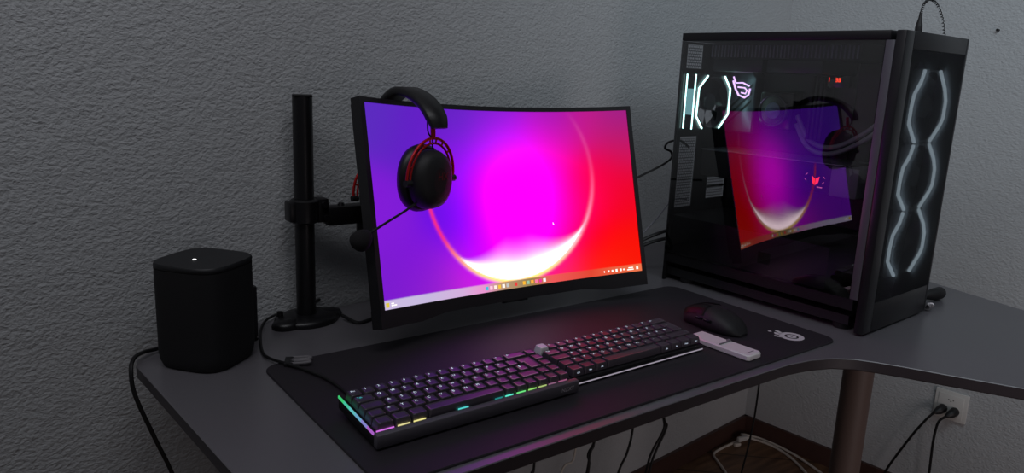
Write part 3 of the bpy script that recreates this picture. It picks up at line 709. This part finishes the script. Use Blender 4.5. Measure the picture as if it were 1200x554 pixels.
# front: frame, perforated sheet, trims
bm = B()
box(bm, (0.0, -0.004, 0.004), (0.034, 0.013, PH), 0.002); box(bm, (PW - 0.010, -0.004, 0.004), (PW, 0.020, PH), 0.002)
box(bm, (0.0335, -0.004, PH - 0.030), (PW - 0.0095, 0.020, PH), 0.001); box(bm, (0.0335, -0.004, 0.004), (PW - 0.0095, 0.020, 0.060), 0.001)
obj('front_frame', bm, M['frontpanel'], pc, smooth=True)
bm = B(); box(bm, (0.0338, -0.0036, 0.0602), (PW - 0.0102, -0.0026, PH - 0.0302)); obj('front_mesh', bm, M['panelmesh'], pc, label='finely perforated front sheet')
bx('side_pillar', (0.0, 0.0135, 0.066), (0.011, 0.029, PH - 0.0165), mat('pillar grey', srgb(88, 87, 94), 0.4, 0.2), 0.001, label='grey inner pillar')
bx('rear_pillar', (0.001, PD - 0.006, 0.0), (0.008, PD - 0.0026, PH - 0.0165), M['steel'])
# glass
bm = B(); vs = box(bm, (-0.0004, 0.0295, 0.0660), (0.0038 - 0.0032, PD - 0.0004, PH - 0.0168))
bm.faces.ensure_lookup_table()
for f in bm.faces: f.material_index = 0 if f.normal.x < -0.9 else 1
obj('glass_panel', bm, [M['glass'], M['glassclear']], pc, label='tinted glass side that mirrors the screen')
# fans
def bracket_pts(side, zc, a, b, cx, half):
    """one of the two angular light strips of a fan"""
    return None
def blades(bm, c, axis, r, n=7):
    for k in range(n):
        a0 = 2 * math.pi * k / n
        G = []
        for i in range(6):
            rr = r * (0.32 + 0.66 * i / 5); row = []
            for j in range(5):
                a = a0 + (j / 4 - 0.5) * 0.62 + 0.18 * i / 5; dpt = (j / 4 - 0.5) * 0.014
                row.append((rr * math.cos(a), rr * math.sin(a), dpt))
            G.append(row)
        V = [[bm.verts.new({'y': (c[0] + x, c[1] + d, c[2] + z), 'x': (c[0] + d, c[1] + x, c[2] + z), 'z': (c[0] + x, c[1] + z, c[2] + d)}[axis]) for x, z, d in row] for row in G]
        for i in range(5):
            for j in range(4): bm.faces.new((V[i][j], V[i + 1][j], V[i + 1][j + 1], V[i][j + 1]))
    lathe(bm, [(r * 0.34, -0.009), (r * 0.34, 0.007), (r * 0.28, 0.009)], c, axis, 24)
def fan_frame(bm, x0, z0, x1, z1, y0, y1, r):
    cx, cz = (x0 + x1) / 2, (z0 + z1) / 2; n = 48; rings = []
    def sqp(a, hx, hz):
        c, s = math.cos(a), math.sin(a); k = max(abs(c) / hx, abs(s) / hz); return cx + c / k, cz + s / k
    hx, hz = (x1 - x0) / 2, (z1 - z0) / 2
    for k in range(n):
        a = 2 * math.pi * (k + 0.5) / n; ox, oz = sqp(a, hx, hz); ix, iz = cx + r * math.cos(a), cz + r * math.sin(a)
        rings.append([Vector((ox, y0, oz)), Vector((ox, y1, oz)), Vector((ix, y1, iz)), Vector((ix, y0, iz))])
    V = [[bm.verts.new(p) for p in q] for q in rings]
    for i in range(n):
        a, b = V[i], V[(i + 1) % n]
        for k in range(4): bm.faces.new((a[k], b[k], b[(k + 1) % 4], a[(k + 1) % 4]))
def fan(name, x0, z0, x1, z1, y0, y1, strips, ledm, yl, rl, frm, label):
    e = link(bpy.data.objects.new(name, None), pc); e['label'] = label; e.empty_display_size = 0.02
    bm = B(); fan_frame(bm, x0, z0, x1, z1, y0, y1, min(x1 - x0, z1 - z0) / 2 - 0.004); obj('fan_frame', fix(bm), frm, e)
    bm = B(); blades(bm, ((x0 + x1) / 2, (y0 + y1) / 2, (z0 + z1) / 2), 'y', min(x1 - x0, z1 - z0) / 2 - 0.006); obj('fan_blades', bm, M['fandark'], e, smooth=R(40))
    for s in strips:
        bm = B(); tube(bm, [Vector((x, yl, z)) for x, z in s], rl, 8); obj('light_strip', fix(bm), ledm, e, smooth=R(40), label='glowing strip')
    return e
zf = [(0.352, 0.486), (0.226, 0.351), (0.098, 0.225)]
for z0, z1 in zf:
    h = z1 - z0
    Ls = [(0.113, z1 - 0.002), (0.104, z1 - h * 0.17), (0.083, z1 - h * 0.34), (0.078, z1 - h * 0.52), (0.078, z0 + h * 0.27), (0.113, z0 + 0.002)]
    Rs = [(0.181, z1 - 0.002), (0.214, z1 - h * 0.26), (0.226, z1 - h * 0.42), (0.226, z0 + h * 0.34), (0.216, z0 + h * 0.24), (0.180, z0 + 0.002)]
    fan('front_fan', 0.070, z0, 0.240, z1, 0.0065, 0.030, (Ls, Rs), M['ledfront'], 0.0030, 0.0032, M['fanframe'], 'front fan with two angular white light strips')
rz0, rz1 = 0.343, 0.463; rx0, rx1 = 0.0215, 0.1475
Lr = [(0.056, rz1 - 0.003), (0.0275, rz1 - 0.030), (0.0255, rz0 + 0.030), (0.050, rz0 + 0.003)]
Rr_ = [(0.118, rz1 - 0.003), (0.143, rz1 - 0.030), (0.143, rz0 + 0.034), (0.112, rz0 + 0.003)]
rf = fan('rear_fan', rx0, rz0, rx1, rz1, 0.430, 0.4595, (Lr, Rr_), M['ledrear'], 0.4275, 0.0019, M['fandark'], 'rear fan with bright white-green light strips')
bm = B()
for y in (0.4335, 0.4565): box(bm, (rx0 - 0.0014, y - 0.0014, rz0 + 0.001), (rx0 - 0.0003, y + 0.0014, rz1 - 0.001))
box(bm, (rx0 - 0.0010, 0.4352, rz0 + 0.032), (rx0 - 0.0003, 0.4548, rz1 - 0.032), mi=1)
obj('light_strip', bm, [M['ledrear'], glow('frosted fan edge', srgb(130, 190, 195), 0.75)], rf, label='glowing edge of the fan')
# main board, cover with emblem
bx('main_board', (0.2095, 0.17, 0.19), (0.2118, 0.455, 0.505), M['pcb'])
bm = B(); ol = [(0.383, 0.335), (0.455, 0.335), (0.455, 0.478), (0.400, 0.478), (0.383, 0.460)]
loft(bm, [[Vector((x, y, z)) for y, z in inset(ol, d)] for x, d in ((0.2092, 0), (0.180, 0), (0.176, 0.003))])
iop = obj('board_cover', fix(bm), M['armour'], pc)
bm = B()
for k in range(3):
    z = 0.352 + k * 0.018
    poly3 = [(0.1757, 0.449 - k * 0.002, z), (0.1757, 0.449 - k * 0.002, z + 0.007), (0.1757, 0.392, z + 0.060), (0.1757, 0.392, z + 0.053)]
    bm.faces.new([bm.verts.new(p) for p in poly3])
obj('cover_groove', bm, M['inner'], iop)
bm = B(); X = 0.1755
def ln(bm, pts, r=0.0016): tube(bm, [Vector((X, y, z)) for y, z in pts], r, 6)
# angular eye: y falls towards the front of the case, which shows as rightwards
ln(bm, [(0.444, 0.461), (0.436, 0.447), (0.418, 0.448), (0.400, 0.441)], 0.0018); ln(bm, [(0.444, 0.452), (0.436, 0.434), (0.426, 0.420), (0.410, 0.415), (0.400, 0.422), (0.398, 0.436)], 0.0022)
ln(bm, [(0.430, 0.438), (0.412, 0.437), (0.405, 0.431), (0.409, 0.424), (0.420, 0.426)], 0.0018)
obj('eye_emblem', fix(bm), M['rog'], iop, label='glowing violet-white eye emblem')
# pump block
pm = bx('pump_block', (0.170, 0.285, 0.350), (0.2092, 0.366, 0.432), M['gloss'], 0.004)
bm = B(); lathe(bm, [(0.0335, 0.1690), (0.0335, 0.158), (0.0315, 0.1565), (0.0315, 0.160)], (0, 0.3255, 0.391), 'x', 48, cap=False); obj('pump_ring', fix(bm), M['pumpring'], pm, smooth=R(50))
bm = B(); lathe(bm, [(0.0308, 0.1698), (0.0308, 0.1605), (0.0, 0.1604)], (0, 0.3255, 0.391), 'x', 40); obj('pump_cap', fix(bm), M['gloss'], pm, smooth=True)
bm = B(); lathe(bm, [(0.0175, 0.1603), (0.0175, 0.1585), (0.0, 0.1584)], (0, 0.3255, 0.391), 'x', 40); obj('pump_disc', fix(bm), M['pumpface'], pm, smooth=True)
# memory sticks
for k in range(4):
    y = 0.246 - k * 0.0095; bx('memory_stick', (0.176, y, 0.335), (0.2092, y + 0.006, 0.468), M['inner'], 0.001)
# radiator with fans and hoses
rd = bx('radiator', (0.055, 0.095, 0.497), (0.205, 0.425, 0.527), M['inner'])
bm = B()
for k in range(40):
    y = 0.10 + k * 0.0082; box(bm, (0.0535, y, 0.500), (0.0549, y + 0.003, 0.524))
obj('radiator_fins', bm, M['card'], rd)
for y0 in (0.30, 0.17):
    bx('radiator_fan', (0.06, y0, 0.4705), (0.20, y0 + 0.12, 0.4965), M['fandark'], 0.002)
dp = bx('display_block', (0.100, 0.132, 0.4460), (0.130, 0.176, 0.4700), M['gloss'], 0.002)
bm = B()
def seg7(bm, ch, y0, z0, w, h, x):
    S = {'3': 'abgcd', '8': 'abcdefg'}[ch]
    L = {'a': ((0, 1), (1, 1)), 'b': ((1, 1), (1, .5)), 'c': ((1, .5), (1, 0)), 'd': ((0, 0), (1, 0)), 'e': ((0, 0), (0, .5)), 'f': ((0, .5), (0, 1)), 'g': ((0, .5), (1, .5))}
    for s in S:
        (a, b), (c, d) = L[s]; tube(bm, [(x, y0 - a * w, z0 + b * h), (x, y0 - c * w, z0 + d * h)], 0.00055, 5)
seg7(bm, '3', 0.1605, 0.4575, 0.0034, 0.0066, 0.0994); seg7(bm, '8', 0.1545, 0.4575, 0.0034, 0.0066, 0.0994)
obj('digits', fix(bm), M['redhot'], dp, label='red glowing number 38')
bm = B(); tube(bm, [(0.0994, 0.1735, 0.4655), (0.0994, 0.1740, 0.4570)], 0.0005, 5); obj('red_light', fix(bm), M['redlight'], dp, label='thin red light')
for dx in (0.0, 0.018):
    bm = B(); tube(bm, spline([(0.200, 0.046 + dx, 0.500), (0.200, 0.052 + dx, 0.455), (0.197, 0.085 + dx * 0.8, 0.390 + dx * 0.2), (0.194, 0.140 + dx * 0.3, 0.338 + dx * 0.6), (0.190, 0.200, 0.3085 + dx * 0.75), (0.190, 0.250, 0.318 + dx * 0.9), (0.190, 0.284, 0.365 + dx)], 10), 0.0052, 12)
    obj('coolant_hose', fix(bm), M['hose'], pc, smooth=True)
# graphics card
gc = bx('graphics_card', (0.090, 0.105, 0.238), (0.2090, 0.452, 0.296), M['inner'], 0.003)
bx('card_backplate', (0.088, 0.112, 0.2965), (0.206, 0.450, 0.2992), M['backplate'], 0.0008, gc)
bx('card_end', (0.0865, 0.083, 0.236), (0.196, 0.140, 0.2955), M['card'], 0.004, gc)
bm = B(); X = 0.0894
def ply(pts, mi=0):
    f = bm.faces.new([bm.verts.new((X, y, z)) for y, z in pts]); f.material_index = mi
yc, zc = 0.171, 0.262
ply([(yc + 0.0085, zc + 0.009), (yc + 0.0005, zc + 0.0035), (yc + 0.0005, zc - 0.009), (yc + 0.0065, zc - 0.004)])
ply([(yc - 0.0085, zc + 0.009), (yc - 0.0065, zc - 0.004), (yc - 0.0005, zc - 0.009), (yc - 0.0005, zc + 0.0035)])
for y, z, a in ((0.020, 0.011, 1), (0.021, 0.000, -1), (-0.018, 0.008, -1), (-0.017, -0.003, 1)):
    ply([(yc + y - 0.002, zc + z - 0.0005 + a * 0.0018), (yc + y - 0.002, zc + z + 0.0006 + a * 0.0018), (yc + y + 0.002, zc + z + 0.0006 - a * 0.0018), (yc + y + 0.002, zc + z - 0.0005 - a * 0.0018)], 1)
for k in range(5): ply([(yc - 0.005 - k * 0.0024, zc - 0.0135), (yc - 0.0065 - k * 0.0024, zc - 0.0135), (yc - 0.0065 - k * 0.0024, zc - 0.0115), (yc - 0.005 - k * 0.0024, zc - 0.0115)], 1)
obj('winged_emblem', bm, [M['redlight'], M['sparkle']], gc, label='red glowing winged emblem')
# top socket things are things of their own
def pcw(x, y, z):
    c, s = math.cos(R(3.2)), math.sin(R(3.2)); return Vector((1.303 + c * x - s * y, 0.656 + s * x + c * y, D + z))
pl_ = thing('coiled_cable', 'thin coiled black cable with a plug, standing on top of the tower', 'cable')
bm = B(); tube(bm, [pcw(0.100, 0.02, PH + z) for z in (0.0003, 0.010, 0.014, 0.026, 0.036)], [0.0062, 0.0062, 0.0058, 0.0032, 0.0026], 14); obj('plug', fix(bm), M['black'], pl_, smooth=R(50))
path = spline([pcw(0.100, 0.02, PH + 0.036), pcw(0.109, 0.02, PH + 0.053), pcw(0.135, 0.021, PH + 0.061), pcw(0.170, 0.022, PH + 0.054), pcw(0.205, 0.024, PH + 0.033), pcw(0.232, 0.026, PH + 0.0035)], 24)
hel = []; u = None
for i, p in enumerate(path):
    d = (path[min(i + 1, len(path) - 1)] - path[max(i - 1, 0)]).normalized(); u, w = frame_of(d); a = i * 1.35
    hel.append(p + (u * math.cos(a) + w * math.sin(a)) * 0.0019)
bm = B(); tube(bm, hel, 0.0009, 6); obj('cord', fix(bm), M['cable'], pl_, smooth=True)
# behind the tower
bm = B(); tube(bm, spline([pcw(0.345, 0.060, 0.010), pcw(0.362, 0.034, 0.013), pcw(0.385, 0.022, 0.0145), pcw(0.405, 0.020, 0.0145), pcw(0.418, 0.024, 0.0135)], 6), [0.004 + 0.0095 * min(1, i / 12) if i < 20 else 0.0135 - 0.0016 * (i - 19) for i in range(25)], 14)
tag(obj('cable_plug', fix(bm), M['matte'], smooth=R(50)), 'rounded black plug on the desk behind the right side of the tower', 'plug')
bm = B(); hel = []
for i in range(60):
    t = i / 59; p = pcw(0.286 + 0.020 * t, -0.004 + 0.006 * math.sin(t * 3), 0.0085); a = i * 0.9; hel.append(p + Vector((0.0, 0.006 * math.cos(a), 0.006 * math.sin(a))))
tube(bm, hel, 0.0016, 6); tag(obj('coiled_lead', fix(bm), M['grey'], smooth=True), 'short silvery coiled lead lying at the foot of the tower', 'cable')
G = 'cables behind the tower'
def wire(name, pts, r, label, group=None, m='cable', n=8, cat='cable'):
    bm = B(); tube(bm, spline(pts, n), r, 8); return tag(obj(name, fix(bm), M[m], smooth=True), label, cat, group)
wire('cable', [pcw(0.06, PD + 0.001, 0.300), pcw(0.045, PD + 0.016, 0.314), pcw(0.022, PD + 0.030, 0.310), pcw(0.018, PD + 0.036, 0.296), pcw(0.034, PD + 0.030, 0.287), pcw(0.036, PD + 0.035, 0.268), pcw(-0.01, PD + 0.060, 0.238), pcw(-0.09, PD + 0.085, 0.21), (1.10, 1.27, D + 0.20), (0.95, 1.245, D + 0.19)], 0.0026, 'thin black cable looping out of the tower back towards the monitor', G)
wire('cable', [pcw(0.07, PD + 0.001, 0.110), pcw(0.05, PD + 0.02, 0.108), pcw(0.0, PD + 0.045, 0.090), pcw(-0.05, PD + 0.060, 0.068), pcw(-0.12, PD + 0.07, 0.045), (1.08, 1.28, D + 0.09)], 0.0042, 'upper of two thick black cables low between tower and monitor', G)
wire('cable', [pcw(0.07, PD + 0.001, 0.090), pcw(0.05, PD + 0.02, 0.088), pcw(0.0, PD + 0.048, 0.074), pcw(-0.05, PD + 0.066, 0.050), pcw(-0.12, PD + 0.078, 0.03), (1.08, 1.29, D + 0.07)], 0.0042, 'lower of two thick black cables low between tower and monitor', G)
wire('cable', [pcw(0.07, PD + 0.001, 0.180), pcw(0.055, PD + 0.03, 0.175), pcw(0.035, PD + 0.055, 0.13), pcw(0.0, PD + 0.075, 0.08), pcw(-0.02, PD + 0.085, 0.02), pcw(-0.03, PD + 0.09, 0.0035)], 0.0019, 'thin grey cable dropping steeply beside the tower back', G, 'hose')

# ------------------------------------------------------------------ under the desk
def hang(pts, label, r=0.0032, m='cable', name='hanging_cable'):
    pts = [(x, y, D + z) for x, y, z in pts]; a = Vector(pts[0]); e = Vector(pts[-1])
    top = [(a.x + 0.004, a.y, D - 0.021), tuple(a.lerp(Vector((a.x, a.y, D - 0.03)), 0.5))]
    tail = [(e.x - 0.01, e.y + 0.01, 0.30 if e.z < 0.3 else e.z * 0.7), (e.x - 0.02, e.y + 0.02, 0.0045 + r), (e.x - 0.06, e.y + 0.05, 0.001 + r)]
    tail = [t for t in tail if t[2] < e.z - 0.02 or t[2] < 0.02]
    return wire(name, top + pts + tail, r, label, 'cables hanging under the desk', m)
hang([(1.179, 1.20, -0.409), (1.168, 1.2, -0.444), (1.160, 1.2, -0.502)], 'black cable hanging under the desk, left of a crossing pair')
hang([(1.216, 1.235, -0.423), (1.195, 1.235, -0.473), (1.199, 1.235, -0.523)], 'black cable hanging under the desk, right of a crossing pair')
hang([(1.366, 1.25, -0.444), (1.351, 1.25, -0.521), (1.322, 1.25, -0.576)], 'single black cable hanging under the desk between two cable pairs')
hang([(1.366, 1.15, -0.373), (1.380, 1.15, -0.412), (1.346, 1.15, -0.473), (1.328, 1.15, -0.529)], 'black cable hanging under the desk, left strand of a twisted pair')
hang([(1.405, 1.185, -0.387), (1.412, 1.185, -0.441), (1.374, 1.185, -0.495), (1.357, 1.185, -0.548)], 'black cable hanging under the desk, right strand of a twisted pair')
hang([(1.684, 1.1, -0.341), (1.677, 1.1, -0.47), (1.648, 1.1, -0.605)], 'lone black cable hanging straight down in front of the room corner', 0.0026)
hang([(1.034, 1.25, -0.463), (1.023, 1.25, -0.497)], 'black cable hanging under the desk, leftmost of them all', 0.003)
hang([(1.135, 1.22, -0.45), (1.094, 1.22, -0.49)], 'pale cable hanging under the desk among black ones', 0.0026, 'cream')
# white cables on the floor
wire('floor_cable', [(2.105, 1.400, 0.010), (2.05, 1.402, 0.006), (1.97, 1.400, 0.005), (1.915, 1.388, 0.005), (1.885, 1.345, 0.005), (1.853, 1.292, 0.005), (1.80, 1.22, 0.005)], 0.0042, 'white cable on the floor bending left of the room corner', 'white cables on the floor', 'cream')
wire('floor_cable', [(2.09, 1.404, 0.012), (2.118, 1.385, 0.006), (2.135, 1.32, 0.005), (2.120, 1.24, 0.005), (2.070, 1.147, 0.005), (2.0, 1.05, 0.005)], 0.0042, 'white cable curving across the floor, inner of two strands', 'white cables on the floor', 'cream')
wire('floor_cable', [(2.085, 1.408, 0.022), (2.128, 1.395, 0.008), (2.147, 1.355, 0.0055), (2.147, 1.25, 0.0055), (2.112, 1.121, 0.0055), (2.06, 1.0, 0.0055)], 0.0042, 'white cable curving across the floor, outer of two strands by the skirting', 'white cables on the floor', 'cream')
cb = thing('cable_connector', 'small white bundle of connectors on the floor in the room corner', 'connector', (2.07, 1.385, 0.0), (0, 0, R(-8)))
bm = B(); box(bm, (-0.03, -0.008, 0.0145), (0.012, 0.006, 0.030), 0.003); obj('connector_body', bm, M['outlet'], cb, smooth=True)
bm = B(); box(bm, (-0.045, -0.009, 0.0003), (-0.02, 0.004, 0.012), 0.003); obj('connector_body', bm, M['cream'], cb, smooth=True)

# ------------------------------------------------------------------ outlet on the right wall
oy, oz = 0.825, D - 0.428
ot = thing('wall_outlet', 'white triple socket on the wall right of the desk leg', 'outlet', (wall_x(oy), oy, oz), (0, 0, math.atan(WS)))
bm = B(); box(bm, (-0.009, -0.043, -0.043), (-0.0004, 0.043, 0.043), 0.003); obj('cover_plate', bm, M['outlet'], ot, smooth=True)
bm = B(); box(bm, (-0.0112, -0.033, -0.033), (-0.0091, 0.033, 0.033), 0.001); obj('socket_insert', bm, M['outlet'], ot, smooth=True)
bm = B()
for (y, z) in ((0.0, 0.018), (0.016, -0.010), (-0.016, -0.010)):
    for dy, dz in ((-0.006, 0), (0.006, 0), (0, -0.004)): cyl(bm, (-0.0117, y + dy, z + dz), (-0.0112, y + dy, z + dz), 0.0016, seg=10)
obj('socket_hole', fix(bm), M['hole'], ot)
def plug(ly, lz, path, label):
    c = math.atan(WS); e = thing('power_plug', label, 'plug', (wall_x(oy), oy, oz), (0, 0, c), 'power plugs in the wall socket')
    bm = B(); tube(bm, [(-0.0122, ly, lz), (-0.022, ly, lz), (-0.032, ly + 0.004, lz - 0.004), (-0.042, ly + 0.012, lz - 0.010)], [0.0125, 0.0125, 0.011, 0.005], 16); obj('plug_body', fix(bm), M['cable'], e, smooth=R(50))
    bm = B(); tube(bm, spline([(-0.042, ly + 0.012, lz - 0.010)] + path, 8), 0.0036, 8); obj('plug_cord', fix(bm), M['cable'], e, smooth=True)
plug(0.017, -0.012, [(-0.05, 0.045, -0.050), (-0.05, 0.078, -0.120), (-0.05, 0.125, -0.24), (-0.05, 0.14, -0.31), (-0.05, 0.16, -0.327)], 'black plug in the wall socket, its cord running down to the left')
plug(-0.014, -0.012, [(-0.05, 0.012, -0.045), (-0.05, 0.016, -0.110), (-0.05, 0.012, -0.22), (-0.05, 0.02, -0.31), (-0.05, 0.04, -0.327)], 'black plug in the wall socket, its cord hanging straight down')
# tiny nail in the right wall above the tower
ny, nz = 0.87, D + 0.608
bm = B(); cyl(bm, (wall_x(ny) - 0.010, ny, nz), (wall_x(ny) + 0.002, ny, nz), 0.0032, seg=12)
tag(obj('wall_nail', fix(bm), M['cable'], smooth=True), 'tiny dark nail in the wall above the tower', 'nail')

# ------------------------------------------------------------------ camera
cam = bpy.data.cameras.new('camera'); co = bpy.data.objects.new('camera', cam); C.objects.link(co)
f_px, yaw, pitch, roll = 874.08, R(36.949), R(12.394), R(2.3517)
cam.sensor_width = 36; cam.lens = f_px / 1200 * 36; cam.clip_start = 0.02
fw = Vector((math.sin(yaw) * math.cos(pitch), math.cos(yaw) * math.cos(pitch), -math.sin(pitch)))
r0 = Vector((math.cos(yaw), -math.sin(yaw), 0)); u0 = r0.cross(fw)
rt = r0 * math.cos(roll) + u0 * math.sin(roll); up = -r0 * math.sin(roll) + u0 * math.cos(roll)
co.matrix_world = Matrix(((rt.x, up.x, -fw.x, 0), (rt.y, up.y, -fw.y, 0), (rt.z, up.z, -fw.z, D + 0.45), (0, 0, 0, 1)))
bpy.context.scene.camera = co

# ------------------------------------------------------------------ light
w = bpy.data.worlds.new('dim room'); bpy.context.scene.world = w; w.use_nodes = True
bg = w.node_tree.nodes['Background']; bg.inputs[0].default_value = (0.94, 0.95, 1.06, 1); bg.inputs[1].default_value = L_WORLD
def area(name, loc, target, size, power, col, spread=180):
    l = bpy.data.lights.new(name, 'AREA'); l.shape = 'RECTANGLE'; l.size, l.size_y = size; l.energy = power; l.color = col; l.spread = R(spread)
    o = bpy.data.objects.new(name, l); C.objects.link(o); o.location = loc
    o.rotation_euler = (Vector(target) - Vector(loc)).to_track_quat('-Z', 'Y').to_euler(); return o
if L_CEIL: area('wall fill light', (-0.2, 0.45, 2.5), (0.0, 1.25, 1.5), (1.8, 0.5), L_CEIL, (0.95, 0.965, 1.02))  # added overhead fill, grades the back wall from bright top to dark foot
if L_SIDE: area('side light', (1.1, 0.0, 2.2), (2.25, 0.9, 1.6), (0.8, 0.8), L_SIDE, (0.79, 0.92, 1.0), 130)
if L_FRONT: area('low fill light', (0.9, -1.2, 0.55), (2.2, 0.95, 0.40), (1.0, 0.8), L_FRONT, (1.0, 0.86, 0.86), 90)  # added low warm fill that lifts the wall below the desk

sc = bpy.context.scene
sc.view_settings.view_transform = 'Standard'; sc.view_settings.look = 'None'; sc.view_settings.gamma = 1; sc.view_settings.exposure = 0
sc.view_settings.use_curve_mapping = False
sc.cycles.max_bounces = 10; sc.cycles.transparent_max_bounces = 24
